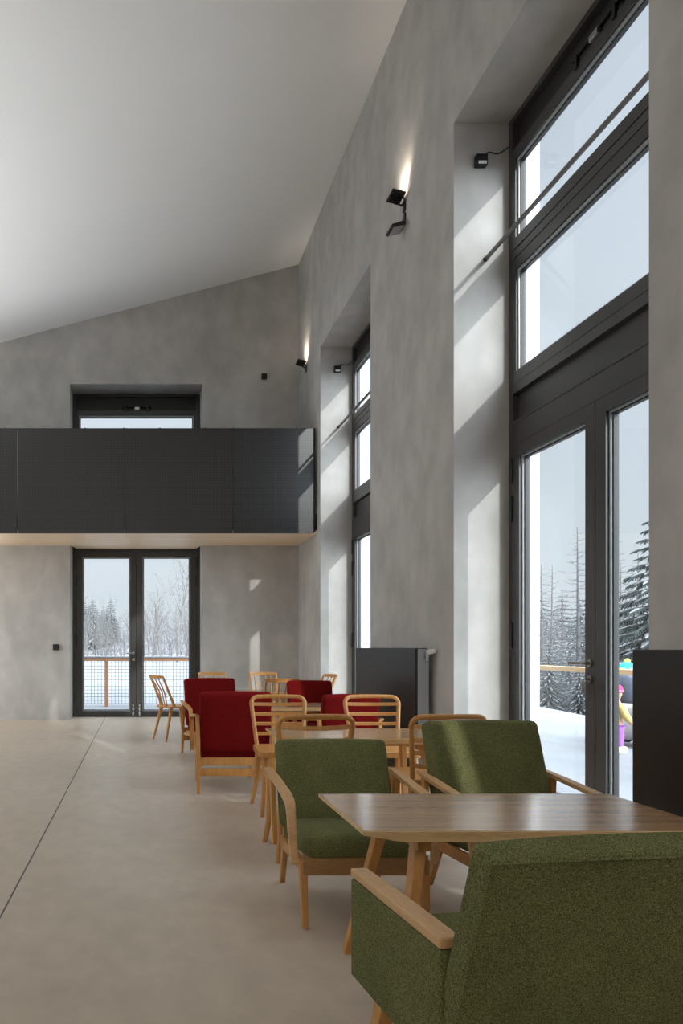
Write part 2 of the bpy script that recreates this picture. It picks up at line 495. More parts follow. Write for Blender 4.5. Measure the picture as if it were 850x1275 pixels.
def door_unit(num, origin, u, n, W, bolts=False, keys=False):
    mat = unit_map(origin, u, n)
    root = struct(empty('door_%d' % num, mat @ Vector((W / 2, 0, 0))))
    inv = Matrix.Translation(-root.location) @ mat
    f = MB()
    ring(f, 0, W, 0, 2.93, 0.06, 0.06, 0.0, 0.0, -0.09, 0.0, inv)
    f.box(0.06, W - 0.06, -0.09, 0.0, 2.765, 2.93, inv)
    f.box(0.06, W - 0.06, -0.09, -0.01, 0.0, 0.02, inv)
    f.build('door_frame', 'alu', root, 0.002)
    g0, g1 = 2.66, 0.095
    half = W / 2
    for s in (0, 1):
        lf = MB()
        a, b = (0.064, half - 0.003) if s == 0 else (half + 0.003, W - 0.064)
        ring(lf, a, b, 0.022, 2.760, 0.098, 0.098, 0.073, 0.10, -0.080, 0.006, inv)
        leaf = lf.build('door_leaf', 'alu', root, 0.002)
        bd = MB()
        ring(bd, a + 0.098, b - 0.098, 0.095, 2.66, 0.016, 0.016, 0.014, 0.014, -0.065, -0.014, inv)
        bd.build('glazing_bead', 'bead', leaf, 0.002)
        bd = MB()
        ring(bd, a + 0.114, b - 0.114, 0.109, 2.646, 0.010, 0.010, 0.010, 0.010, -0.06, -0.028, inv)
        bd.build('glazing_seal', 'alu_dark', leaf)
        MB().box(a + 0.1, b - 0.1, -0.048, -0.040, 0.097, 2.658, inv).build('glass_pane', 'glass', leaf)
        he = a if s == 0 else b
        for hz in (2.46, 2.16, 0.62 if s else 1.16):
            h = MB().tube([inv @ Vector((he, 0.014, hz)), inv @ Vector((he, 0.014, hz + 0.2))], 0.011, 10)
            h.build('hinge', 'alu_dark', leaf)
        if s == 0:
            hu = b - 0.045
            h = MB()
            h.tube([inv @ Vector((hu, 0.006, 1.06)), inv @ Vector((hu, 0.014, 1.06))], 0.026, 16)
            h.tube([inv @ Vector(p) for p in ((hu, 0.01, 1.06), (hu, 0.05, 1.06), (hu - 0.012, 0.06, 1.06), (hu - 0.03, 0.062, 1.06), (hu - 0.13, 0.062, 1.06))], 0.010, 10)
            h.build('handle', 'steel_dark' if keys else 'steel', leaf)
            h = MB()
            h.tube([inv @ Vector((hu, 0.006, 0.955)), inv @ Vector((hu, 0.013, 0.955))], 0.026, 16)
            h.tube([inv @ Vector((hu, 0.012, 0.955)), inv @ Vector((hu, 0.022, 0.955))], 0.009, 10)
            ke = h.build('escutcheon', 'steel_dark' if keys else 'steel', leaf)
            kk = MB()
            if keys:
                kk.tube([inv @ Vector(p) for p in ((hu, 0.022, 0.955), (hu, 0.045, 0.955))], 0.006, 8)
                kk.tube([inv @ Vector((hu + 0.012 * math.cos(a_), 0.044, 0.945 + 0.016 * math.sin(a_))) for a_ in [2 * math.pi * q / 12 for q in range(12)]], 0.0025, 6, True)
                for dx_, a0_ in ((-0.012, -0.05), (0.004, -0.075), (-0.025, -0.06)):
                    kk.box(hu + dx_ - 0.007, hu + dx_ + 0.007, 0.040 + dx_ * 0.2, 0.044 + dx_ * 0.2, 0.93 + a0_, 0.935, inv)
                    kk.box(hu + dx_ - 0.012, hu + dx_ + 0.012, 0.039 + dx_ * 0.2, 0.045 + dx_ * 0.2, 0.91 + a0_ * 0.1, 0.938, inv)
                kk.build('key_bunch', 'steel_dark', ke)
            st_ = MB(); st_.box(b - 0.02, b + 0.028, -0.092, -0.081, 0.025, 2.758, inv)
            st_.build('meeting_strip', 'alu_dark', leaf)
        if bolts:
            hu = (b - 0.05) if s == 0 else (a + 0.05)
            h = MB()
            h.tube([inv @ Vector((hu, 0.016, 0.03)), inv @ Vector((hu, 0.016, 0.19))], 0.008, 10)
            h.box(hu - 0.018, hu + 0.018, 0.006, 0.02, 0.05, 0.075, inv); h.box(hu - 0.018, hu + 0.018, 0.006, 0.02, 0.12, 0.14, inv)
            h.tube([inv @ Vector((hu, 0.016, 0.185)), inv @ Vector((hu, 0.016, 0.21))], 0.013, 10)
            h.tube([inv @ Vector((hu, 0.016, 0.02)), inv @ Vector((hu, 0.016, 0.04))], 0.013, 10)
            h.build('foot_bolt', 'steel', leaf)
    return root, inv, (half - 0.048)

def window_unit(num, origin, u, n, W, spandrel=True, motor=True):
    mat = unit_map(origin, u, n)
    root = struct(empty('window_%d' % num, mat @ Vector((W / 2, 0, 2.93))))
    inv = Matrix.Translation(-root.location) @ mat
    f = MB()
    f.box(0, 0.06, -0.09, 0.0, 2.93, ZN, inv); f.box(W - 0.06, W, -0.09, 0.0, 2.93, ZN, inv)
    f.box(0.06, W - 0.06, -0.09, 0.0, ZN - 0.045, ZN, inv)
    f.box(0.06, W - 0.06, -0.09, 0.0, 4.235, 4.30, inv)
    f.box(0.06, W - 0.06, -0.09, 0.0, 3.17, 3.245, inv)
    f.box(0.06, W - 0.06, -0.09, 0.004, 2.931, 2.955, inv)
    f.build('window_frame', 'alu', root, 0.002)
    MB().box(0.06, W - 0.06, -0.075, -0.045, 2.955, 3.17, inv).build('spandrel_panel', 'alu', root, 0.002)
    MB().box(0.06, W - 0.06, -0.075, -0.055, 5.10, ZN - 0.045, inv).build('head_panel', 'alu_dark', root, 0.002)
    for nm, z0, z1, fw in (('vent_sash', 4.306, 5.10, 0.085), ('fixed_sash', 3.25, 4.23, 0.09)):
        s = MB()
        ring(s, 0.064, W - 0.064, z0, z1, 0.04, 0.04, fw, fw, -0.085, 0.004 if nm == 'vent_sash' else -0.002, inv)
        so = s.build(nm, 'alu', root, 0.002)
        s = MB()
        ring(s, 0.104, W - 0.104, z0 + fw, z1 - fw, 0.018, 0.018, 0.014, 0.022, -0.065, -0.014, inv)
        s.build('glazing_bead', 'bead', so, 0.002)
        s = MB()
        ring(s, 0.122, W - 0.122, z0 + fw + 0.014, z1 - fw - 0.022, 0.010, 0.010, 0.008, 0.012, -0.06, -0.028, inv)
        s.build('glazing_seal', 'alu_dark', so)
        MB().box(0.106, W - 0.106, -0.048, -0.040, z0 + fw + 0.002, z1 - fw - 0.002, inv).build('glass_pane', 'glass', so)
    if motor:
        c = W / 2
        m = MB()
        m.box(c - 0.24, c + 0.24, -0.054, 0.012, 5.15, 5.20, inv)
        m.tube([inv @ Vector((c - 0.24, -0.02, 5.125)), inv @ Vector((c + 0.24, -0.02, 5.125))], 0.02, 10)
        m.box(c - 0.20, c - 0.17, -0.05, 0.02, 5.07, 5.16, inv); m.box(c + 0.17, c + 0.20, -0.05, 0.02, 5.07, 5.16, inv)
        mo = m.build('window_motor', 'black', root, 0.003)
        MB().box(c - 0.03, c + 0.05, 0.0, 0.03, 5.105, 5.145, inv).build('motor_clamp', 'steel', mo, 0.003)
    return root

units = []
for i, (a, b) in enumerate(NICHES[1:]):
    og = (XR + NIN, b, 0)
    units.append(door_unit(i + 1, og, (0, -1, 0), (-1, 0, 0), b - a, keys=(i == 0)))
    window_unit(i + 1, og, (0, -1, 0), (-1, 0, 0), b - a)
door_unit(3, (DX0, YE + NIN, 0), (1, 0, 0), (0, -1, 0), DX1 - DX0, bolts=True)
window_unit(3, (DX0, YE + NIN, 0), (1, 0, 0), (0, -1, 0), DX1 - DX0)

# niche behind the camera on the right: added panels close it, slits shaped to cast the sun streaks
a, b = NICHES[0]
r0 = struct(empty('window_4', (XR + NIN, (a + b) / 2, 0)))
rl = Matrix.Translation(-r0.location)
mb = MB()
mb.box(XR + NIN, XR + NIN + 0.03, a, -0.24, 0, 2.93, rl); mb.box(XR + NIN, XR + NIN + 0.03, 0.02, b, 0, 2.93, rl)
mb.box(XR + NIN, XR + NIN + 0.03, -0.24, 0.02, 0, 1.0, rl); mb.box(XR + NIN, XR + NIN + 0.03, -0.24, 0.02, 2.66, 2.93, rl)
for z0_, z1_, y0_, y1_ in ((2.93, 3.35, None, None), (3.35, 4.22, 0.05, 0.37), (4.22, 4.39, None, None), (4.39, 5.0, 0.48, 0.76), (5.0, ZN, None, None)):
    if y0_ is None: mb.box(XR + NIN, XR + NIN + 0.03, a, b, z0_, z1_, rl)
    else:
        mb.box(XR + NIN, XR + NIN + 0.03, a, y0_, z0_, z1_, rl); mb.box(XR + NIN, XR + NIN + 0.03, y1_, b, z0_, z1_, rl)
mb.build('panel', 'alu', r0)
MB().box(XR + NIN + 0.01, XR + NIN + 0.018, -0.24, 0.02, 1.0, 2.66, rl).build('glass_pane', 'glass', r0)
MB().box(XR + NIN + 0.01, XR + NIN + 0.018, 0.48, 0.76, 4.39, 5.0, rl).build('glass_pane', 'glass', r0)
MB().box(XR + NIN + 0.01, XR + NIN + 0.018, 0.05, 0.37, 3.35, 4.22, rl).build('glass_pane', 'glass', r0)

# windows of the opposite wall
for i, (a, b) in enumerate(NICHES):
    r0 = struct(empty('window_%d' % (5 + i), (XL - NIN, (a + b) / 2, 0)))
    rl = Matrix.Translation(-r0.location)
    mb = MB()
    x0, x1 = XL - NIN - 0.08, XL - NIN
    for y0, y1 in ((a, a + 0.08), ((a + b) / 2 - 0.06, (a + b) / 2 + 0.06), (b - 0.08, b)):
        mb.box(x0, x1, y0, y1, 0, LZ, rl)
    for z0, z1 in ((0, 0.09), (2.7, 2.95), (LZ - 0.08, LZ)):
        mb.box(x0, x1, a + 0.08, (a + b) / 2 - 0.06, z0, z1, rl); mb.box(x0, x1, (a + b) / 2 + 0.06, b - 0.08, z0, z1, rl)
    mb.build('window_frame', 'alu', r0)
    MB().box(x0 + 0.03, x0 + 0.04, a + 0.04, b - 0.04, 0.04, LZ - 0.04, rl).build('glass_pane', 'glass', r0)

# ------------------------------------------------------------------ snow ground and far hill outside
def sstep(a, b, x):
    t = max(0.0, min(1.0, (x - a) / (b - a)))
    return t * t * (3 - 2 * t)
def ground_h(x, y):
    h = -0.06
    h += 0.42 * sstep(15.5, 46, y) * (1 - sstep(5, 10, x))
    d = max(0.0, x - 8.0)
    h -= min(0.36 * d, 4.0) * (1 - sstep(60, 90, y))
    h += 0.05 * math.sin(x * 0.9 + 0.5 * y) * sstep(15, 22, y) + 0.02 * math.sin(2.1 * x) * math.sin(1.7 * y) * sstep(3.2, 4, x)
    return h
rnd = random.Random(7)
def axis(lo, hi, parts):
    return parts
xs = [-60, -40, -25, -15, -10, -7.5] + [-7 + 0.5 * i for i in range(41)] + [14, 15.5, 17, 19, 22, 26, 32, 40, 52, 70]
ys = [-40, -25, -15, -8, -4] + [-3 + 0.5 * i for i in range(56)] + [26, 28, 30, 33, 36, 40, 45, 50, 56, 62, 70, 80, 95, 115, 140]
gv = [(x, y, ground_h(x, y) - (0.30 if XL - WT - 0.01 < x < XR + WT + 0.01 and YB - WT < y < YE + WT else 0.0)) for y in ys for x in xs]
nx = len(xs)
gf = [[j * nx + i, j * nx + i + 1, (j + 1) * nx + i + 1, (j + 1) * nx + i] for j in range(len(ys) - 1) for i in range(nx - 1)]
g = MB().add(gv, gf, True).build('snow_ground', 'snow')
struct(g)

hv, hf = [], []
ang = [(-18 + 2.0 * i) for i in range(46)]
for i, a in enumerate(ang):
    t = R(90 - a)
    for k, (d, zz) in enumerate(((62, -6), (66, 0.6), (74, 2.6), (86, 4.2), (100, 3.2))):
        bump = 0.85 + 0.10 * math.sin(i * 2.3 + k) + 0.08 * math.sin(i * 0.47)
        hv.append((d * math.cos(t), d * math.sin(t), zz * bump if zz > 0 else zz))
for i in range(len(ang) - 1):
    for k in range(4):
        hf.append([i * 5 + k, i * 5 + k + 1, (i + 1) * 5 + k + 1, (i + 1) * 5 + k])
struct(MB().add(hv, hf, True).build('forest_hill', 'hill'))

# ------------------------------------------------------------------ trees
def rv(r):
    return Vector((r.uniform(-1, 1), r.uniform(-1, 1), r.uniform(-1, 1)))
def bare_tree(name, seed, h, mat, fork=0.3, thick=0.05, spread=0.55, n1=12):
    """leafless tree: trunk part and a crown of branches and twigs"""
    r = random.Random(seed)
    root = empty(name)
    pts = [Vector((0, 0, -0.3))]
    d = Vector((0, 0, 1))
    for i in range(8):
        d = (d + rv(r) * 0.10).normalized()
        pts.append(pts[-1] + d * (h + 0.3) / 8)
    rad = [thick * (1 - 0.88 * i / 8) for i in range(9)]
    MB().tube(pts, rad, 6).build('trunk', mat, root)
    m = MB()
    for b in range(n1):
        t = fork + (0.95 - fork) * (b + r.random() * 0.6) / n1
        i = min(7, int(t * 8)); p = pts[i].lerp(pts[i + 1], t * 8 - i)
        az = b * 2.4 + r.uniform(-0.4, 0.4)
        L = h * (0.42 * (1 - t) + 0.14) * r.uniform(0.8, 1.2)
        dd = Vector((math.cos(az) * spread, math.sin(az) * spread, 0.75)).normalized()
        bp = [p]
        for q in range(4):
            dd = (dd + rv(r) * 0.22 + Vector((0, 0, 0.06))).normalized()
            bp.append(bp[-1] + dd * L / 4)
        br = thick * 0.42 * (1 - 0.5 * t)
        m.tube(bp, [br, br * 0.75, br * 0.55, br * 0.38, br * 0.22], 4)
        for q in range(7):
            tt = 0.25 + 0.75 * q / 6
            k = min(3, int(tt * 4)); s0 = bp[k].lerp(bp[k + 1], tt * 4 - k)
            d2 = (dd + rv(r) * 0.9).normalized()
            l2 = L * 0.36 * r.uniform(0.6, 1.2)
            e = s0 + d2 * l2 * 0.5; e2 = e + (d2 + rv(r) * 0.3 + Vector((0, 0, 0.1))).normalized() * l2 * 0.5
            m.tube([s0, e, e2], [br * 0.35, br * 0.25, br * 0.12], 3)
            for z in range(2):
                d3 = (d2 + rv(r) * 0.9).normalized()
                m.tube([e, e + d3 * l2 * 0.45], [br * 0.2, br * 0.1], 3)
    m.build('branches', mat, root)
    return root
def larch(name, seed, h, mat, droop=0.0):
    r = random.Random(seed)
    root = empty(name)
    MB().tube([(0, 0, -0.5), (0.03, 0, h * 0.5), (0, 0.02, h)], [h * 0.013, h * 0.008, h * 0.0015], 7).build('trunk', mat, root)
    m = MB()
    n = 90
    for b in range(n):
        t = 0.10 + 0.88 * b / n
        az = b * 2.399 + r.uniform(-0.3, 0.3)
        L = h * 0.20 * (1 - t) ** 0.75 * r.uniform(0.6, 1.15) + 0.1
        p = Vector((0, 0, h * t))
        d = Vector((math.cos(az), math.sin(az), r.uniform(-0.1, 0.18)))
        e1 = p + d * L * 0.55 + Vector((0, 0, -0.04 * L)); e2 = p + d * L + Vector((0, 0, 0.10 * L))
        w0 = 0.004 * h * (1 - t) + 0.006
        m.tube([p, e1, e2], [w0, w0 * 0.6, w0 * 0.25], 4)
        for q in range(6):
            u = 0.25 + 0.13 * q
            s0 = p.lerp(e2, u)
            d2 = (d * 0.5 + rv(r) * 0.7 + Vector((0, 0, -0.25))).normalized()
            m.tube([s0, s0 + d2 * L * 0.22], [w0 * 0.35, w0 * 0.15], 3)
    m.build('branches', mat, root)
    return root
def spruce(name, seed, h, needle='needle'):
    r = random.Random(seed)
    root = empty(name)
    MB().tube([(0, 0, -0.5), (0, 0, h)], [h * 0.016, h * 0.002], 7).build('trunk', 'bark_dark', root)
    m = MB(); sn = MB()
    whorls = 30
    for k in range(whorls):
        t = 0.06 + 0.92 * k / whorls
        L = h * 0.25 * (1 - t) ** 0.85 + 0.12
        nb = 11
        for b in range(nb):
            az = 2 * math.pi * (b + 0.5 * (k % 2)) / nb + r.uniform(-0.2, 0.2)
            l = L * r.uniform(0.75, 1.1)
            c, s_ = math.cos(az), math.sin(az)
            D = Vector((c, s_, 0)); S = Vector((-s_, c, 0)); Z = Vector((0, 0, 1))
            p0 = Vector((0, 0, h * t))
            mid = p0 + D * l * 0.55 - Z * l * 0.16; end = p0 + D * l - Z * l * 0.30
            wd = l * 0.30
            for q in range(10):                    # drooping sprays along the bough
                u = 0.10 + 0.098 * q
                base = p0.lerp(mid, u / 0.55) if u < 0.55 else mid.lerp(end, (u - 0.55) / 0.45)
                for sg in (-1, 1):
                    tip = base + S * sg * wd * (1.1 - u) * r.uniform(0.6, 1.2) + D * l * 0.12 - Z * l * r.uniform(0.06, 0.24)
                    w_ = l * 0.045
                    m.add([base - D * w_, base + D * w_, tip, base - Z * w_ * 1.2], [[0, 1, 2], [0, 2, 3], [1, 3, 2]], False)
            m.sweep([p0, mid, end], S, [l * 0.05, l * 0.10, l * 0.02], [l * 0.05, l * 0.06, l * 0.015])
            if r.random() < 0.8:
                a = p0.lerp(mid, r.uniform(0.5, 0.8)) + Z * l * 0.03; b2 = end + Z * l * 0.04
                mm = a.lerp(b2, 0.5) + Z * l * 0.035
                sn.sweep([a, mm, b2], S, [l * 0.05, l * 0.17, l * 0.04], [l * 0.02, l * 0.045, l * 0.02], 6)
    m.build('needles', needle, root)
    tag(sn.build('snow_cover', 'snow', root), kind='stuff')
    return root

def put(o, x, y, rz=0, s=1.0, sink=0.0):
    o.location = (x, y, ground_h(x, y) - sink); o.rotation_euler = (0, 0, R(rz)); o.scale = (s, s, s)
    return o

rr = random.Random(21)
protoA = bare_tree('bare_tree', 3, 4.2, 'bark', fork=0.12, thick=0.05)
protoB = bare_tree('bare_tree', 5, 5.2, 'bark_light', fork=0.25, thick=0.06, spread=0.42, n1=14)
protoC = bare_tree('bare_tree', 8, 3.2, 'bark', fork=0.05, thick=0.04, spread=0.7, n1=14)
for p in (protoA, protoB, protoC):
    tag(p, 'leafless grey tree in the thicket across the snow, seen through the far glass door', 'tree', 'bare trees across the snow field')
used = set()
spots = []
for row, (yy, n) in enumerate(((42, 13), (46, 16), (51, 18), (56, 19), (61, 20))):
    for i in range(n):
        fr = -0.125 + 0.235 * (i + 0.5 + rr.uniform(-0.3, 0.3)) / n
        spots.append((fr * yy, yy + rr.uniform(-2, 2), row))
for i, (x, y, row) in enumerate(spots):
    k = [protoA, protoC, protoA, protoC, protoB][(i * 7) % 5]
    if row == 0 and i in (7, 8, 9): k = protoB
    o = k if k.name not in used else copy_tree(k)
    used.add(k.name)
    put(o, x, y, rr.uniform(0, 360), rr.uniform(0.55, 0.85) * (1.0 + 0.06 * row), 0.1)
# the tall pale birch behind the right-hand leaf of the far door
b = bare_tree('bare_tree', 15, 6.4, 'bark_light', fork=0.3, thick=0.075, spread=0.38, n1=18)
tag(b, 'tallest pale branching birch behind the right pane of the far door', 'tree')
put(b, 1.9, 38, 30, 1.0, 0.1)

pl = larch('bare_larch', 4, 8.0, 'bark_dark')
pl2 = larch('bare_larch', 9, 8.0, 'bark')
for p in (pl, pl2):
    tag(p, 'bare larch with thin level branches in the wood beyond the terrace', 'tree', 'larches beyond the terrace')
ps0 = spruce('snowy_spruce', 6, 8.0)
tag(ps0, 'nearest dark snow dusted spruce in the right pane of the near window', 'tree')
ps = spruce('hazed_spruce', 12, 8.0, 'needle_haze')
tag(ps, 'pale haze-toned spruce in the wood beyond the terrace', 'tree', 'spruces beyond the terrace')
lspots = [(0.637, 24, 1.03, pl), (0.60, 27, 0.95, pl2), (0.69, 23, 1.04, pl), (0.725, 28, 1.15, pl2), (0.615, 33, 1.0, pl2), (0.655, 31, 1.0, pl2),
          (0.585, 25, 0.85, pl2), (0.70, 34, 1.2, pl2), (0.57, 30, 0.9, pl2), (0.67, 27, 0.8, pl2)]
seen = set()
for fr, yy, s, p in lspots:
    o = p if p.name not in seen else copy_tree(p)
    seen.add(p.name)
    put(o, fr * yy, yy, rr.uniform(0, 360), s, 0.2)
sspots = [(0.748, 19.5, 0.98), (0.60, 29, 0.72), (0.625, 26, 0.60), (0.665, 24.5, 0.58), (0.71, 27, 0.70), (0.58, 33, 0.8), (0.645, 34, 0.85), (0.69, 36, 0.9),
          (0.595, 24, 0.5), (0.56, 28, 0.6), (0.64, 23, 0.45), (0.675, 31, 0.75),
          (0.57, 40, 0.95), (0.60, 42, 1.05), (0.625, 40, 0.9), (0.65, 43, 1.1), (0.675, 41, 1.0), (0.70, 43, 1.1), (0.725, 40, 1.0), (0.75, 42, 1.1),
          (0.585, 48, 1.15), (0.615, 50, 1.2), (0.64, 48, 1.1), (0.665, 50, 1.25), (0.69, 48, 1.15), (0.715, 50, 1.2), (0.74, 33, 0.9), (0.77, 36, 1.0)]
for i, (fr, yy, s) in enumerate(sspots):
    o = ps0 if i == 0 else ps if i == 1 else copy_tree(ps)
    put(o, fr * yy, yy, rr.uniform(0, 360), s, 0.2)

for i in range(9):
    o = copy_tree(ps)
    o['label'] = 'distant dark spruce on the skyline at the left of the far glass door'; o['group'] = 'spruces on the skyline'
    yy = 70 + rr.uniform(-2, 2)
    put(o, (-0.098 + 0.0065 * i) * yy, yy, rr.uniform(0, 360), rr.uniform(0.62, 0.78), 0.2)

# ------------------------------------------------------------------ terrace railings
def railing(p0, p1, posts, top_z, wood, label, wire=0.007, rail=0.06, capsnow=False, mesh='wire'):
    p0 = Vector((*p0, 0)); p1 = Vector((*p1, 0))
    L = (p1 - p0).length
    D = (p1 - p0).normalized()
    root = empty('terrace_railing', (p0.x, p0.y, -0.06), label=label, cat='railing')
    side = Vector((-D.y, D.x, 0))
    H = top_z + 0.06
    MB().bar((0, 0, H - rail / 2), D * L + Vector((0, 0, H - rail / 2)), 0.10, rail, side=side).build('top_rail', wood, root, 0.004)
    for t in posts:
        MB().bar(D * t + Vector((0, 0, -0.05)), D * t + Vector((0, 0, H - rail)), 0.09, 0.07, side=side).build('post', wood, root, 0.004)
    m = MB()
    n = int(L / 0.07) if mesh else -1
    off = side * 0.0
    for i in range(n + 1):
        q = D * (L * i / n)
        m.bar(q + Vector((0, 0, 0.06)), q + Vector((0, 0, H - rail)), wire, wire, side=side)
    k = -1 if not mesh else int((H - rail - 0.06) / 0.07)
    for i in range(k + 1):
        z = 0.06 + i * 0.07
        m.bar(Vector((0, 0, z)), D * L + Vector((0, 0, z)), wire, wire, side=side)
    if mesh: m.build('wire_mesh', mesh, root)
    if capsnow:
        MB().sweep([Vector((0, 0, H + 0.012)), D * L * 0.3 + Vector((0, 0, H + 0.02)), D * L * 0.7 + Vector((0, 0, H + 0.014)), D * L + Vector((0, 0, H + 0.018))],
                   side, 0.10, [0.05, 0.06, 0.05, 0.06], 8).build('snow_cap', 'snow', root)
    return root
railing((-3.5, 14.0), (4.35, 14.0), (1.05, 2.77, 4.49, 6.21, 7.8), 0.93, 'rail_wood', 'orange timber railing with wire mesh outside the far glass door', capsnow=True)
railing((5.4, 13.2), (5.4, 3.2), (0.6, 3.0, 7.6, 9.8), 0.915, 'bench_wood', 'pale timber railing on the snowy terrace outside the tall near glass door', mesh=None)

# ------------------------------------------------------------------ children and pushchair on the terrace
def skin_mesh(name, joints, bones, mat, parent, sub=2):
    me = bpy.data.meshes.new(name)
    me.from_pydata([j[0] for j in joints], bones, [])
    o = bpy.data.objects.new(name, me)
    COL.objects.link(o)
    md = o.modifiers.new('skin', 'SKIN')
    lay = me.skin_vertices[0].data if me.skin_vertices else None
    if lay is None:
        bm = bmesh.new(); bm.from_mesh(me); bm.verts.layers.skin.verify(); bm.to_mesh(me); bm.free()
        lay = me.skin_vertices[0].data
    for i, j in enumerate(joints):
        lay[i].radius = (j[1], j[2] if len(j) > 2 else j[1])
    lay[0].use_root = True
    s_ = o.modifiers.new('sub', 'SUBSURF'); s_.levels = sub; s_.render_levels = sub
    md.use_smooth_shade = True
    me.materials.append(mat)
    if parent: o.parent = parent
    return o
def plain(name, col, rough=0.8):
    return material(name, col, rough, tuple(min(1, c * 1.12) for c in col), 30.0)
M['skin'] = plain('skin', (0.42, 0.24, 0.17), 0.5)
M['eye'] = plain('eye_dark', (0.02, 0.015, 0.012), 0.3)
def child(x, y, h, rz, label, jacket, trousers, hat, hat2, boots):
    root = empty('person', (x, y, ground_h(x, y)), rz, label=label, cat='person')
    s_ = h / 1.0
    P = lambda a, b, c: (a * s_, b * s_, c * s_)
    arm = [((sx * 0.11, -0.0, 0.68), (sx * 0.17, -0.02, 0.56), (sx * 0.17, -0.09, 0.45)) for sx in (-1, 1)]
    J = [(P(0, 0, 0.46), 0.085 * s_), (P(0, 0, 0.60), 0.085 * s_), (P(0, 0, 0.70), 0.07 * s_), (P(0, 0, 0.765), 0.036 * s_), (P(0, -0.005, 0.83), 0.075 * s_), (P(0, -0.005, 0.90), 0.080 * s_), (P(0, 0.0, 0.955), 0.05 * s_)]
    B = [(0, 1), (1, 2), (2, 3), (3, 4), (4, 5), (5, 6)]
    for sx in (-1, 1):
        k = len(J)
        J += [(P(sx * 0.10, 0, 0.68), 0.045 * s_), (P(sx * 0.165, -0.01, 0.56), 0.036 * s_), (P(sx * 0.16, -0.09, 0.46), 0.028 * s_), (P(sx * 0.155, -0.12, 0.43), 0.024 * s_)]
        B += [(2, k), (k, k + 1), (k + 1, k + 2), (k + 2, k + 3)]
        for f in range(4):
            J.append((P(sx * 0.155 + (f - 1.5) * 0.013, -0.155, 0.405 + 0.004 * (f % 2)), 0.007 * s_)); B.append((k + 3, len(J) - 1))
        J.append((P(sx * 0.125, -0.135, 0.425), 0.008 * s_)); B.append((k + 3, len(J) - 1))
        k = len(J)
        J += [(P(sx * 0.06, 0, 0.40), 0.058 * s_), (P(sx * 0.065, -0.01, 0.22), 0.045 * s_), (P(sx * 0.065, 0.005, 0.04), 0.034 * s_), (P(sx * 0.07, -0.08, 0.02), 0.026 * s_)]
        B += [(0, k), (k, k + 1), (k + 1, k + 2), (k + 2, k + 3)]
    skin_mesh('body', J, B, M['skin'], root)
    jk = [(P(0, 0, 0.42), 0.115 * s_, 0.10 * s_), (P(0, 0, 0.58), 0.115 * s_, 0.10 * s_), (P(0, 0, 0.69), 0.095 * s_, 0.08 * s_), (P(0, 0, 0.745), 0.055 * s_)]
    jb = [(0, 1), (1, 2), (2, 3)]
    for sx in (-1, 1):
        k = len(jk)
        jk += [(P(sx * 0.11, 0, 0.68), 0.058 * s_), (P(sx * 0.17, -0.01, 0.56), 0.052 * s_), (P(sx * 0.16, -0.09, 0.46), 0.044 * s_)]
        jb += [(2, k), (k, k + 1), (k + 1, k + 2)]
    skin_mesh('jacket', jk, jb, jacket, root)
    tj = [(P(0, 0, 0.44), 0.10 * s_)]; tb = []
    for sx in (-1, 1):
        k = len(tj)
        tj += [(P(sx * 0.06, 0, 0.38), 0.07 * s_), (P(sx * 0.065, -0.01, 0.22), 0.058 * s_), (P(sx * 0.065, 0.005, 0.08), 0.05 * s_)]
        tb += [(0, k), (k, k + 1), (k + 1, k + 2)]
    skin_mesh('trousers', tj, tb, trousers, root)
    for sx in (-1, 1):
        MB().rbox(0.095 * s_, 0.17 * s_, 0.10 * s_, 0.035 * s_, Matrix.Translation(P(sx * 0.067, -0.025, 0.048))).build('boot', boots, root)
        MB().ell(P(sx * 0.03, -0.077, 0.865), 0.009 * s_, 0.006 * s_, 0.009 * s_, 10, 6).build('eye', 'eye', root)
    MB().ell(P(0, -0.085, 0.845), 0.012 * s_, 0.016 * s_, 0.016 * s_, 10, 6).build('nose', 'skin', root)
    ht = MB().ell(P(0, 0.004, 0.925), 0.092 * s_, 0.096 * s_, 0.08 * s_, 18, 10).build('knitted_hat', hat, root)
    MB().sweep([P(0.093 * math.cos(a), 0.004 + 0.097 * math.sin(a), 0.905) for a in [2 * math.pi * i / 20 for i in range(20)]], (0, 0, 1), 0.035 * s_, 0.012 * s_, 6, True).build('hat_band', hat2, ht)
    MB().ell(P(0, 0.004, 1.015), 0.036 * s_, 0.036 * s_, 0.034 * s_, 12, 8).build('pompom', hat2, ht)
    return root
child(6.62, 9.32, 1.02, 100, 'child in a turquoise and yellow knitted hat standing behind the terrace railing', plain('jacket_green', (0.05, 0.30, 0.10)), plain('trousers_navy', (0.04, 0.05, 0.12)),
      plain('hat_turquoise', (0.02, 0.52, 0.58)), plain('hat_yellow', (0.80, 0.72, 0.10)), M['black'])
child(5.56, 8.02, 0.80, 95, 'small child in a pink hat and purple trousers beside the pushchair on the snow', plain('jacket_cream', (0.45, 0.34, 0.13)), plain('trousers_purple', (0.26, 0.10, 0.42)),
      plain('hat_pink', (0.62, 0.025, 0.12)), plain('hat_pink_pale', (0.62, 0.12, 0.2)), plain('boots_white', (0.8, 0.78, 0.78)))
ps_ = empty('pushchair', (6.10, 8.45, -0.06), 20, label='grey covered pushchair with a dark rain hood on the snowy terrace', cat='pushchair')
M['grey_cloth'] = material('grey_cloth', (0.42, 0.41, 0.39), 0.9, (0.52, 0.51, 0.49), 8.0, bump=0.4, bump_scale=12)
M['hood'] = material('dark_hood', (0.06, 0.075, 0.10), 0.3, (0.09, 0.11, 0.14), 5.0)
M['teal_trim'] = material('green_trim', (0.02, 0.40, 0.22), 0.6)
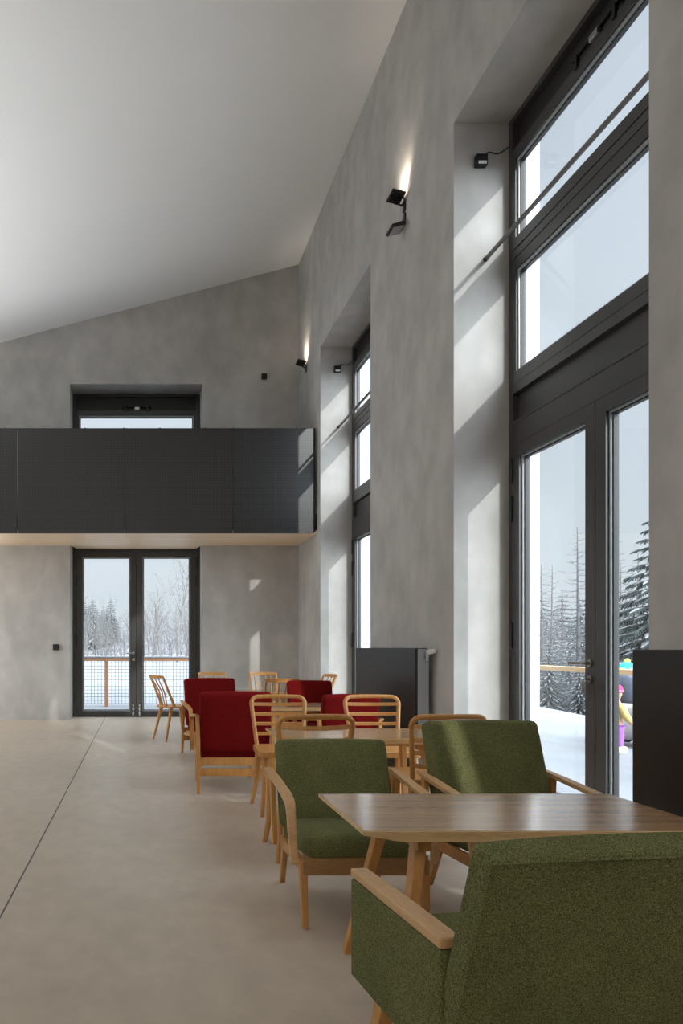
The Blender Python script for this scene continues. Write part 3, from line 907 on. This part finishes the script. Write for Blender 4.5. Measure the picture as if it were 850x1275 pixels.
MB().rbox(0.50, 0.62, 0.44, 0.10, Matrix.Translation((0, 0, 0.33)), fn=lambda q: Vector((q.x * (1 + 0.25 * q.z), q.y, q.z + 0.02 * math.sin(14 * q.x)))).build('body_cover', 'grey_cloth', ps_)
MB().rbox(0.46, 0.46, 0.46, 0.20, Matrix.Translation((0, 0.06, 0.72)) @ Matrix.Rotation(R(-10), 4, 'X')).build('rain_hood', 'hood', ps_)
MB().tube([(-0.235, 0.06, 0.52), (-0.235, 0.06, 0.72), (-0.20, 0.08, 0.90), (0, 0.10, 0.96), (0.20, 0.08, 0.90), (0.235, 0.06, 0.72), (0.235, 0.06, 0.52)], 0.012, 8).build('hood_hoop', 'teal_trim', ps_)
MB().tube([(-0.2, 0.30, 0.5), (-0.2, 0.50, 0.92), (0.2, 0.50, 0.92), (0.2, 0.30, 0.5)], 0.014, 8).build('push_handle', 'black', ps_)
for sx in (-1, 1):
    for sy in (-1, 1):
        mw = MB()
        c = Vector((sx * 0.24, sy * 0.27, 0.10))
        mw.tube([c + Vector((0, 0.085 * math.cos(a), 0.085 * math.sin(a))) for a in [2 * math.pi * i / 16 for i in range(16)]], 0.018, 6, True)
        mw.tube([c - Vector((0.02, 0, 0)), c + Vector((0.02, 0, 0))], 0.02, 8)
        mw.bar(c - Vector((0, 0.08, 0)), c + Vector((0, 0.08, 0)), 0.01, 0.012); mw.bar(c - Vector((0, 0, 0.08)), c + Vector((0, 0, 0.08)), 0.01, 0.012)
        mw.build('wheel', 'black', ps_)

# ------------------------------------------------------------------ balcony
bal = empty('balcony', (0, YE, 2.78), label='black perforated steel balcony with a pine underside above the far glass door', cat='balcony')
BI = Matrix.Translation(-bal.location)
YF = 9.73
BXR = 2.455
MB().box(XL, XR - 0.005, YF + 0.03, YE, 2.83, 3.06, BI).build('slab', 'alu_dark', bal)
sf = MB()
sf.box(XL, XR - 0.004, YF + 0.012, YE - 0.001, 2.785, 2.83, BI)
sf.prism([(DX0 + 0.02, YE - 0.002), (DX1 - 0.02, YE - 0.002), (DX1 - 0.08, YE + NIN - 0.03), (DX0 + 0.08, YE + NIN - 0.03)], 2.785, 2.83, BI)
sf.build('pine_soffit', 'soffit', bal)
seams = [XL, -4.85, -3.30, -1.78, -0.25, 1.294, BXR]
for i in range(6):
    x0, x1 = seams[i] + 0.003, seams[i + 1] - 0.003
    p = MB()
    r_ = 0.035
    if i == 5:
        poly = [(x0, 2.782)] + [(x1 - r_ + r_ * math.sin(a), 2.782 + r_ - r_ * math.cos(a)) for a in [R(15 * q) for q in range(7)]] + [(x1, 4.275), (x0, 4.275)]
    else:
        poly = [(x0, 2.782), (x1, 2.782), (x1, 4.275), (x0, 4.275)]
    p.prism(poly, 0, 0.006, BI @ Matrix.Translation((0, YF + 0.006, 0)) @ Matrix.Rotation(R(90), 4, 'X'))
    p.build('perforated_panel', 'perforated', bal)
fr = MB()
fr.box(XL, BXR + 0.01, YF + 0.008, YF + 0.05, 4.262, 4.285, BI)
fr.build('top_rail', 'alu_dark', bal, 0.002)
fr = MB()
fr.box(BXR + 0.0, BXR + 0.012, YF + 0.0, YF + 0.05, 2.80, 4.285, BI); fr.box(BXR + 0.0, BXR + 0.012, YF + 0.05, YE, 2.80, 3.06, BI)
fr.build('end_plate', 'alu_dark', bal)
for x in [-5.4, -4.2, -3.0, -1.95, -0.82, -0.26, 0.25, 0.9, 1.3, 2.2]:
    MB().box(x - 0.012, x + 0.012, YF + 0.012, YF + 0.05, 3.05, 4.292, BI).build('baluster', 'alu_dark', bal)

# ------------------------------------------------------------------ radiators
def radiator(y0, y1, label):
    root = empty('radiator', (2.40, (y0 + y1) / 2, 0), label=label, cat='radiator', group=None)
    I = Matrix.Translation(-root.location)
    MB().box(2.355, 2.455, y0 + 0.004, y1 - 0.004, 0.10, 1.150, I).build('casing', 'radiator_side', root, 0.004)
    MB().box(2.335, 2.357, y0, y1, 0.08, 1.155, I).build('front_panel', 'radiator', root, 0.004)
    g_ = MB()
    for k in range(int((y1 - y0) / 0.05)):
        yy = y0 + 0.03 + k * 0.05
        g_.box(2.365, 2.45, yy, yy + 0.03, 1.150, 1.156, I)
    g_.build('top_grille', 'radiator', root)
    for yy in (y0 + 0.25, y1 - 0.25):
        MB().box(2.45, XR - 0.002, yy - 0.02, yy + 0.02, 0.3, 1.0, I).build('wall_bracket', 'radiator', root)
        MB().box(2.37, 2.44, yy - 0.02, yy + 0.02, 0.0, 0.11, I).build('foot', 'radiator', root)
    v = MB()
    v.tube([I @ Vector((2.425, y0 + 0.01, 1.09)), I @ Vector((2.425, y0 - 0.04, 1.09))], 0.016, 10)
    v.tube([I @ Vector((2.425, y0 - 0.035, 1.10)), I @ Vector((2.425, y0 - 0.035, 1.05))], 0.012, 10)
    vb = v.build('valve', 'steel', root)
    MB().tube([I @ Vector((2.42, y0 - 0.035, 1.118)), I @ Vector((2.45, y0 - 0.035, 1.126)), I @ Vector((2.485, y0 - 0.035, 1.133))], [0.018, 0.023, 0.020], 14).build('thermostat_head', 'white_plastic', vb)
    MB().tube([I @ Vector((2.40, y0 + 0.06, 1.15)), I @ Vector((2.40, y0 + 0.06, 1.168))], 0.008, 8).build('bleed_valve', 'white_plastic', root)
    return root
radiator(5.84, 7.47, 'flat black radiator with a white thermostat head between the two tall windows')
radiator(1.88, 3.255, 'flat black radiator at the right edge in front of the near wall pier')

# ------------------------------------------------------------------ small fittings
def wall_box(name, loc, size, label, cat, cable=None, kind='end', group=None):
    root = empty(name, loc, label=label, cat=cat, group=group)
    sx = size / 2
    b_ = MB()
    b_.box(-sx, sx, -0.05, 0.0, -sx, sx)
    b_.build('housing', 'black', root, 0.006)
    MB().box(-sx * 0.7, sx * 0.7, -0.053, -0.049, -sx * 0.85, -sx * 0.35).build('lens', 'white_plastic' if cable else 'alu_dark', root)
    if cable:
        MB().tube(cable, 0.005, 6).build('cable', 'black', root)
    return root
for i, (yj, xx, lb) in enumerate(((5.48, 2.706, 'small black sensor box with a cable on the nearer white window reveal'), (9.58, 2.73, 'small black sensor box with a cable on the farther white window reveal'))):
    dx = XR + NIN - xx
    wall_box('sensor_box', (xx, yj, 5.05), 0.09, lb, 'sensor',
             [(0.03, -0.03, 0.05), (0.06, -0.03, 0.068), (0.10, -0.02, 0.066), (0.14, -0.015, 0.064), (0.18, -0.012, 0.085), (dx - 0.015, -0.012, 0.115), (dx + 0.005, -0.012, 0.12)])
wall_box('sensor_box', (1.945, YE, 5.48), 0.085, 'small black sensor box high on the far grey wall right of the balcony window', 'sensor')
wall_box('light_switch', (-1.375, YE, 1.16), 0.095, 'black square light switch on the far wall left of the glass door', 'switch')

for (yj, z, lb) in ((NICHES[1], 4.28, 'thin grey metal rod across the top light of the near tall window'), (NICHES[2], 4.25, 'thin grey metal rod across the top light of the farther tall window')):
    rt = empty('curtain_rod', (2.755, (yj[0] + yj[1]) / 2, z), label=lb, cat='rod')
    h_ = (yj[1] - yj[0]) / 2
    MB().tube([(0, -h_, 0), (0, h_, 0)], 0.017, 14).build('pole', 'rod', rt)
    for sg in (-1, 1):
        MB().tube([(0, sg * h_, 0), (0, sg * (h_ - 0.012), 0)], 0.021, 14).build('end_socket', 'alu_dark', rt)

def floodlight(loc, up, label, wall='right', lit=False):
    root = empty('wall_floodlight', loc, 0 if wall == 'right' else 90, label=label, cat='lamp')
    # local: wall is at +x, room towards -x
    MB().box(-0.012, 0, -0.03, 0.03, -0.05, 0.05).build('wall_plate', 'black', root, 0.003)
    y = MB()
    zz = 0.05 * up
    for sg in (-1, 1):
        y.bar((-0.008, sg * 0.03, 0.03 * up), (-0.07, sg * 0.082, zz + 0.03 * up), 0.004, 0.016, side=(0, 1, 0))
    y.bar((-0.008, -0.03, 0.03 * up), (-0.008, 0.03, 0.03 * up), 0.02, 0.005, side=(0, 0, 1))
    y.build('bracket', 'black', root)
    tilt = Matrix.Translation((-0.085, 0, zz + 0.045 * up)) @ Matrix.Rotation(R(14) * up, 4, 'Y')
    if up < 0: tilt = tilt @ Matrix.Rotation(R(180), 4, 'X')
    h_ = MB()
    h_.box(-0.065, 0.065, -0.08, 0.08, -0.018, 0.012, tilt)
    for q in range(5):
        h_.box(-0.05, 0.05, -0.06 + 0.027 * q, -0.05 + 0.027 * q, -0.03, -0.018, tilt)
    hd = h_.build('lamp_head', 'black', root, 0.003)
    MB().box(-0.052, 0.052, -0.066, 0.066, 0.012, 0.015, tilt).build('lens', 'lamp' if lit else 'bead', hd)
    MB().tube([(-0.085, 0.0, zz + 0.03 * up), (-0.06, 0.02, zz + 0.0 * up), (-0.03, 0.03, 0.02 * up), (-0.01, 0.0, 0.03 * up)], 0.004, 6).build('cable', 'black', root)
    if lit:
        l = bpy.data.lights.new('flood_beam', 'SPOT')
        l.energy = FLOOD_W; l.spot_size = R(105); l.spot_blend = 1.0; l.color = (1.0, 0.86, 0.70); l.shadow_soft_size = 0.03
        lo = bpy.data.objects.new('flood_beam', l)
        COL.objects.link(lo)
        lo.parent = root
        lo.location = (-0.085, 0, zz + 0.075)
        lo.rotation_euler = (0, R(180 + 30), 0)
    return root
FLOOD_W = 16.0
floodlight((XR, 6.50, 5.36), 1, 'black wall floodlight shining up the pier between the tall windows, upper of the pair', lit=True)
floodlight((XR, 6.50, 5.24), -1, 'unlit black wall floodlight facing down on the pier, lower of the pair')
floodlight((XR, 10.40, 5.40), 1, 'small black wall floodlight shining up in the far corner beside the balcony', lit=True)
floodlight((-2.75, YE, 5.30), 1, 'black wall floodlight on the far wall beyond the left edge', wall='end', lit=True)

# ------------------------------------------------------------------ furniture
def arc(c, r, a0, a1, n):
    return [(c[0] + r * math.cos(R(a0 + (a1 - a0) * i / n)), c[1] + r * math.sin(R(a0 + (a1 - a0) * i / n))) for i in range(n + 1)]

def make_table(loc, rz, label):
    root = empty('conference_table', loc, rz, label=label, cat='table')
    W, D, H, T = 1.085, 0.52, 0.62, 0.033
    h = W / 2
    prof = [(-h, H), (-h, H - 0.013), (-h + 0.12, H - T), (h - 0.12, H - T), (h, H - 0.013), (h, H)]
    m = Matrix(((1, 0, 0, 0), (0, 0, -1, D / 2), (0, 1, 0, 0), (0, 0, 0, 1)))
    top = MB().prism(prof, 0, D, m).build('tabletop', 'table_edge', root, 0.0025)
    # veneered face, a hair proud of the lipping
    MB().box(-h + 0.004, h - 0.004, -D / 2 + 0.004, D / 2 - 0.004, H - 0.004, H + 0.0008).build('veneer', 'table', top)
    for sx in (-1, 1):
        for sy in (-1, 1):
            p0 = Vector((sx * 0.33, sy * 0.145, H - T + 0.002)); p1 = Vector((sx * (0.465 if sy < 0 else 0.42), sy * 0.32, 0))
            MB().bar(p0, p1, 0.050, 0.038, 0.032, 0.026, side=(0, 1, 0)).build('leg', 'wood', root, 0.004)
        MB().box(sx * 0.335 - 0.022, sx * 0.335 + 0.022, -0.20, 0.20, H - T - 0.045, H - T).build('cross_rail', 'wood', root, 0.003)
    MB().box(-0.32, 0.32, -0.018, 0.018, H - T - 0.045, H - T).build('long_rail', 'wood', root, 0.003)
    return root

def armchair(loc, rz, label, fabric, bw=0.54, top=0.70, rails=False, seat=0.375, arm_z=0.565, taper=0.0, frame='wood', puff=0.012, lean=20):
    root = empty('lounge_armchair', loc, rz, label=label, cat='armchair')
    hb = bw / 2
    ax = hb + 0.030                                   # arm centre line
    # seat cushion, slightly tilted back
    sm = Matrix.Translation((0, -0.075, seat - 0.055)) @ Matrix.Rotation(R(-5), 4, 'X')
    MB().rbox(bw - 0.03, 0.46, 0.105, 0.038, sm, fn=lambda q: Vector((q.x, q.y, q.z + (puff * (1 - (q.x / hb) ** 2) * (1 - (q.y / 0.23) ** 2) if q.z > 0 else 0)))).build('seat', fabric, root)
    # back cushion
    z0 = seat - 0.06
    L = (top - z0) / math.cos(R(lean))
    yt = 0.30
    yb = yt - L * math.sin(R(lean))
    bm_ = Matrix.Translation((0, (yt + yb) / 2 - 0.035, (top + z0) / 2)) @ Matrix.Rotation(R(-lean), 4, 'X')
    MB().rbox(bw, 0.085, L, 0.028, bm_, fn=lambda q: Vector((q.x * (1 - taper * (0.5 - q.z / L)), q.y - (puff * (1 - (q.x / hb) ** 2) * (1 - (2 * q.z / L) ** 2) if q.y < 0 else 0), q.z + 0.006 * (1 - (q.x / hb) ** 2) * (1 if q.z > L * 0.3 else 0)))).build('backrest', fabric, root)
    # frame
    zf = seat - 0.105
    MB().box(-hb + 0.01, hb - 0.01, -0.292, -0.268, zf - 0.050, zf + 0.035).build('front_rail', 'wood_shaded' if frame == 'wood' and not rails else 'wood', root, 0.004)
    for sx in (-1, 1):
        MB().bar((sx * (hb - 0.012), -0.285, zf - 0.012), (sx * (hb - 0.025), 0.20, zf - 0.040), 0.024, 0.05, side=(1, 0, 0)).build('side_rail', 'wood', root, 0.004)
        # bent arm: flat band, dropping at the front
        pts = [(sx * ax, 0.235, arm_z), (sx * ax, 0.08, arm_z - 0.015), (sx * ax, -0.13, arm_z - 0.036), (sx * ax, -0.205, arm_z - 0.050),
               (sx * ax, -0.232, arm_z - 0.066), (sx * ax, -0.244, arm_z - 0.095), (sx * (ax - 0.003), -0.262, (arm_z + zf) / 2 - 0.05), (sx * (ax - 0.008), -0.280, zf - 0.005)]
        MB().sweep(pts, (1, 0, 0), [0.028, 0.042, 0.045, 0.044, 0.041, 0.038, 0.036, 0.034], [0.022] * 8).build('armrest', 'wood_light' if not rails else 'wood', root, 0.005)
        # legs
        MB().bar((sx * (hb - 0.015), -0.262, zf + 0.0), (sx * (hb - 0.02), -0.285, 0), 0.030, 0.050, 0.024, 0.028, side=(1, 0, 0)).build('leg', 'wood', root, 0.004)
        if rails:
            MB().sweep([(sx * (hb + 0.014), 0.285, 0), (sx * (hb + 0.012), 0.262, 0.20), (sx * (hb + 0.012), 0.235, 0.40), (sx * (hb + 0.016), 0.215, arm_z)], (1, 0, 0), [0.024, 0.028, 0.030, 0.030], [0.026, 0.036, 0.04, 0.034]).build('leg', 'wood', root, 0.004)
        else:
            MB().bar((sx * (hb - 0.022), 0.12, zf - 0.01), (sx * (hb - 0.04), 0.275, 0), 0.028, 0.052, 0.024, 0.028, side=(1, 0, 0)).build('leg', 'wood', root, 0.004)
            MB().bar((sx * (hb + 0.018), 0.175, zf - 0.05), (sx * (ax), 0.17, arm_z - 0.015), 0.024, 0.040, side=(1, 0, 0)).build('arm_support', 'wood', root, 0.004)
    if rails:
        MB().box(-hb, hb, 0.252, 0.272, 0.225, 0.285).build('back_rail', 'wood', root, 0.003)
        MB().box(-hb, hb, 0.258, 0.278, 0.140, 0.200).build('back_rail', 'wood', root, 0.003)
    else:
        MB().box(-hb + 0.02, hb - 0.02, 0.185, 0.205, zf - 0.07, zf - 0.015).build('back_rail', 'wood', root, 0.003)
    return root

def upholstered_armchair(loc, rz, label):
    root = empty('upholstered_armchair', loc, rz, label=label, cat='armchair')
    hw = 0.335
    # back: leaning slab, its rear edge piped
    lean = 18.5
    z0, zt = 0.27, 0.795
    L = (zt - z0) / math.cos(R(lean))
    yt, yb = 0.264, 0.264 - L * math.sin(R(lean))
    bm_ = Matrix.Translation((0, (yt + yb) / 2, (zt + z0) / 2)) @ Matrix.Rotation(R(-lean), 4, 'X')
    bk = MB().rbox(hw * 2 - 0.02, 0.066, L, 0.012, bm_, n=7, fn=lambda q: Vector((q.x * (1 + 0.0 * q.z), q.y - 0.012 * (1 - (q.x / hw) ** 2) * (1 if q.y < 0 else 0.2), q.z + 0.004 * (1 - (q.x / hw) ** 2) * (1 if q.z > 0 else 0)))).build('backrest', 'green', root)
    hx = hw - 0.013
    pp = [bm_ @ Vector(p) for p in ((-hx, 0.031, -L / 2 + 0.02), (-hx, 0.031, L / 2 - 0.006), (-hx * 0.5, 0.032, L / 2 - 0.004), (0, 0.0325, L / 2 - 0.003), (hx * 0.5, 0.032, L / 2 - 0.004), (hx, 0.031, L / 2 - 0.006), (hx, 0.031, -L / 2 + 0.02))]
    MB().tube(pp, 0.0028, 6).build('piping', 'green', bk)
    # seat
    MB().rbox(0.54, 0.46, 0.13, 0.035, Matrix.Translation((0, -0.09, 0.365)) @ Matrix.Rotation(R(-5), 4, 'X'), fn=lambda q: Vector((q.x, q.y, q.z + (0.012 * (1 - (q.x / 0.27) ** 2) if q.z > 0 else 0)))).build('seat', 'green', root)
    for sx in (-1, 1):
        pm = Matrix.Translation((sx * (hw - 0.029), -0.085, 0.4275))
        MB().rbox(0.058, 0.435, 0.257, 0.006, pm, fn=lambda q: Vector((q.x, q.y, q.z))).build('side_panel', 'green', root)
        pts = [(-sx * 0.0 + sx * (hw - 0.026), -0.312, 0.568), (sx * (hw - 0.026), -0.1, 0.570), (sx * (hw - 0.026), 0.135, 0.569)]
        MB().sweep(pts, (1, 0, 0), [0.046, 0.052, 0.050], [0.022, 0.024, 0.024]).build('armrest', 'wood_light', root, 0.005, 3)
        for sy, yy in ((-1, -0.19), (1, 0.10)):
            MB().bar((sx * (hw - 0.05), yy, 0.31), (sx * (hw - 0.03), yy + sy * 0.09, 0), 0.042, 0.042, 0.026, 0.026, side=(1, 0, 0)).build('leg', 'wood', root, 0.004)
    MB().box(-hw + 0.06, hw - 0.06, -0.27, -0.24, 0.285, 0.33).build('front_rail', 'wood_shaded', root, 0.003)
    return root

def bentwood_chair(loc, rz, label):
    root = empty('bentwood_chair', loc, rz, label=label, cat='chair')
    # seat: rounded trapezoid panel with a deep rim
    poly = []
    for (cx, cy), a0 in (((0.15, 0.145), 0), ((-0.15, 0.145), 90), ((-0.165, -0.15), 180), ((0.165, -0.15), 270)):
        poly += arc((cx, cy), 0.05, a0, a0 + 90, 6)
    MB().prism(poly, 0.405, 0.45).build('seat', 'wood', root, 0.010, 3)
    # back hoop, wider at the top and leaning
    lean = lambda z: 0.172 + (z - 0.44) * 0.20
    hw = lambda z: 0.168 + (z - 0.44) * 0.105
    pts = []
    for z in (0.43, 0.52, 0.62, 0.70):
        pts.append((hw(z), z))
    zc, r = 0.745, 0.052
    pts += [(hw(zc) - r + r * math.cos(R(a)) , zc + r * math.sin(R(a)) * 0.95) for a in (0, 18, 36, 54, 72, 90)]
    full = pts + [(x * 0.4, pts[-1][1] + 0.002) for x in [pts[-1][0]]] 
    half = full
    loop = [(x, z) for x, z in half] + [(-x, z) for x, z in half[::-1]]
    bow = lambda x, z: 0.030 * (1 - (x / 0.2) ** 2) * sstep(0.66, 0.80, z)
    p3 = [(x, lean(z) + bow(x, z), z) for x, z in loop]
    MB().sweep(p3, (0, 1, -0.2), 0.024, 0.030, 10).build('back_hoop', 'wood', root)
    for z in (0.525, 0.597, 0.669, 0.741):
        wz = hw(z) - 0.004
        sp = [(wz * t, lean(z) + 0.048 * (1 - t * t), z - 0.006 * (1 - t * t)) for t in (-1, -0.8, -0.5, -0.2, 0.2, 0.5, 0.8, 1)]
        MB().sweep(sp, (0, -0.2, 1), 0.025, 0.011).build('back_slat', 'wood', root, 0.003)
    for sx in (-1, 1):
        MB().sweep([(sx * 0.165, -0.150, 0.41), (sx * 0.168, -0.155, 0.28), (sx * 0.176, -0.165, 0.14), (sx * 0.196, -0.190, 0.0)], (1, 0, 0), [0.052, 0.046, 0.036, 0.028], [0.046, 0.040, 0.032, 0.026], 10).build('leg', 'wood', root)
        MB().sweep([(sx * 0.160, 0.150, 0.41), (sx * 0.168, 0.160, 0.28), (sx * 0.180, 0.180, 0.14), (sx * 0.198, 0.220, 0.0)], (1, 0, 0), [0.050, 0.044, 0.034, 0.027], [0.044, 0.038, 0.032, 0.026], 10).build('leg', 'wood', root)
    return root

def spindle_chair(loc, rz, label):
    root = empty('spindle_chair', loc, rz, label=label, cat='chair')
    poly = []
    for (cx, cy), a0 in (((0.145, 0.15), 0), ((-0.145, 0.15), 90), ((-0.165, -0.165), 180), ((0.165, -0.165), 270)):
        poly += arc((cx, cy), 0.04, a0, a0 + 90, 5)
    MB().prism(poly, 0.405, 0.432).build('seat', 'wood', root, 0.007)
    for sx in (-1, 1):
        MB().sweep([(sx * 0.172, 0.10, 0.42), (sx * 0.174, 0.19, 0.62), (sx * 0.178, 0.268, 0.80)], (1, 0, 0), [0.028, 0.025, 0.022], [0.032, 0.028, 0.024]).build('back_post', 'wood', root, 0.005)
        MB().bar((sx * 0.135, -0.14, 0.41), (sx * 0.185, -0.205, 0), 0.038, 0.038, 0.022, 0.022).build('leg', 'wood', root, 0.006)
        MB().bar((sx * 0.13, 0.13, 0.41), (sx * 0.175, 0.225, 0), 0.038, 0.038, 0.022, 0.022).build('leg', 'wood', root, 0.006)
    rail = [(0.19 * t, 0.268 + 0.050 * (1 - t * t), 0.798) for t in (-1, -0.75, -0.5, -0.25, 0, 0.25, 0.5, 0.75, 1)]
    MB().sweep(rail, (0, 0.25, 1), [0.034, 0.038, 0.042, 0.045, 0.046, 0.045, 0.042, 0.038, 0.034], 0.020).build('top_rail', 'wood', root, 0.005)
    for x in (-0.105, -0.037, 0.037, 0.105):
        t = x / 0.19
        MB().tube([(x * 0.9, 0.165, 0.425), (x * 0.98, 0.21, 0.61), (x * 1.05, 0.268 + 0.05 * (1 - t * t), 0.785)], [0.008, 0.0095, 0.007], 8).build('spindle', 'wood', root)
    return root

# nearest group
make_table((1.20, 2.29, 0), 0, 'nearest low table with green armchairs on both sides')
upholstered_armchair((0.918, 1.547, 0), 186, 'nearest green armchair seen from behind, with upholstered sides and pale wooden armrests')
armchair((0.926, 3.12, 0), 0, 'green armchair with open wooden arms facing the camera, left across the nearest table', 'green', bw=0.54, top=0.705)
armchair((1.665, 3.10, 0), 2, 'tall-backed green armchair across the nearest table, right beside the window', 'green', bw=0.56, top=0.80, arm_z=0.56, lean=18)
# second group
make_table((1.372, 4.33, 0), 0, 'second table from the front, ringed by bentwood chairs')
bentwood_chair((0.93, 3.90, 0), 180, 'bentwood chair right behind the left green armchair, its back to the camera')
bentwood_chair((1.64, 3.90, 0), 181, 'bentwood chair tucked behind the tall-backed green armchair by the window')
bentwood_chair((1.015, 4.87, 0), 0, 'bentwood ladder-back chair in front of the large red armchair back')
bentwood_chair((1.715, 4.87, 0), 0, 'bentwood ladder-back chair in front of the black radiator')
# third group
make_table((1.42, 6.42, 0), 0, 'third table from the front, between the red armchairs')
armchair((0.745, 5.70, 0), 180, 'red armchair with its back to the camera and two wooden rails below', 'red', bw=0.57, top=0.805, rails=True, arm_z=0.62, lean=14)
armchair((1.735, 5.93, 0), 180, 'red armchair with its back to the camera behind the right-hand bentwood chair', 'red', bw=0.475, top=0.765, rails=True, arm_z=0.56)
armchair((0.775, 7.27, 0), 8, 'leftmost red armchair, facing the camera with curved wooden arms', 'red', bw=0.57, top=0.815, rails=True, arm_z=0.575, lean=14)
armchair((1.785, 7.05, 0), 0, 'farthest right red armchair, facing the camera behind the third table', 'red', bw=0.475, top=0.80, rails=True, arm_z=0.56, lean=16)
# far group by the glass door
make_table((1.36, 8.46, 0), 0, 'farthest table in front of the far wall')
spindle_chair((0.42, 8.60, 0), 115, 'spindle-back chair standing sideways in front of the far glass door')
spindle_chair((1.535, 7.75, 0), 180, 'spindle-back chair with its back to the camera left of the far red armchair')
spindle_chair((0.95, 9.05, 0), 0, 'spindle-back chair facing the camera behind the leftmost red armchair')
spindle_chair((1.645, 9.05, 0), 0, 'spindle-back chair facing the camera at the far table under the sunlit wall patch')
spindle_chair((2.12, 8.62, 0), -80, 'spindle-back chair turned sideways in the farther window niche')
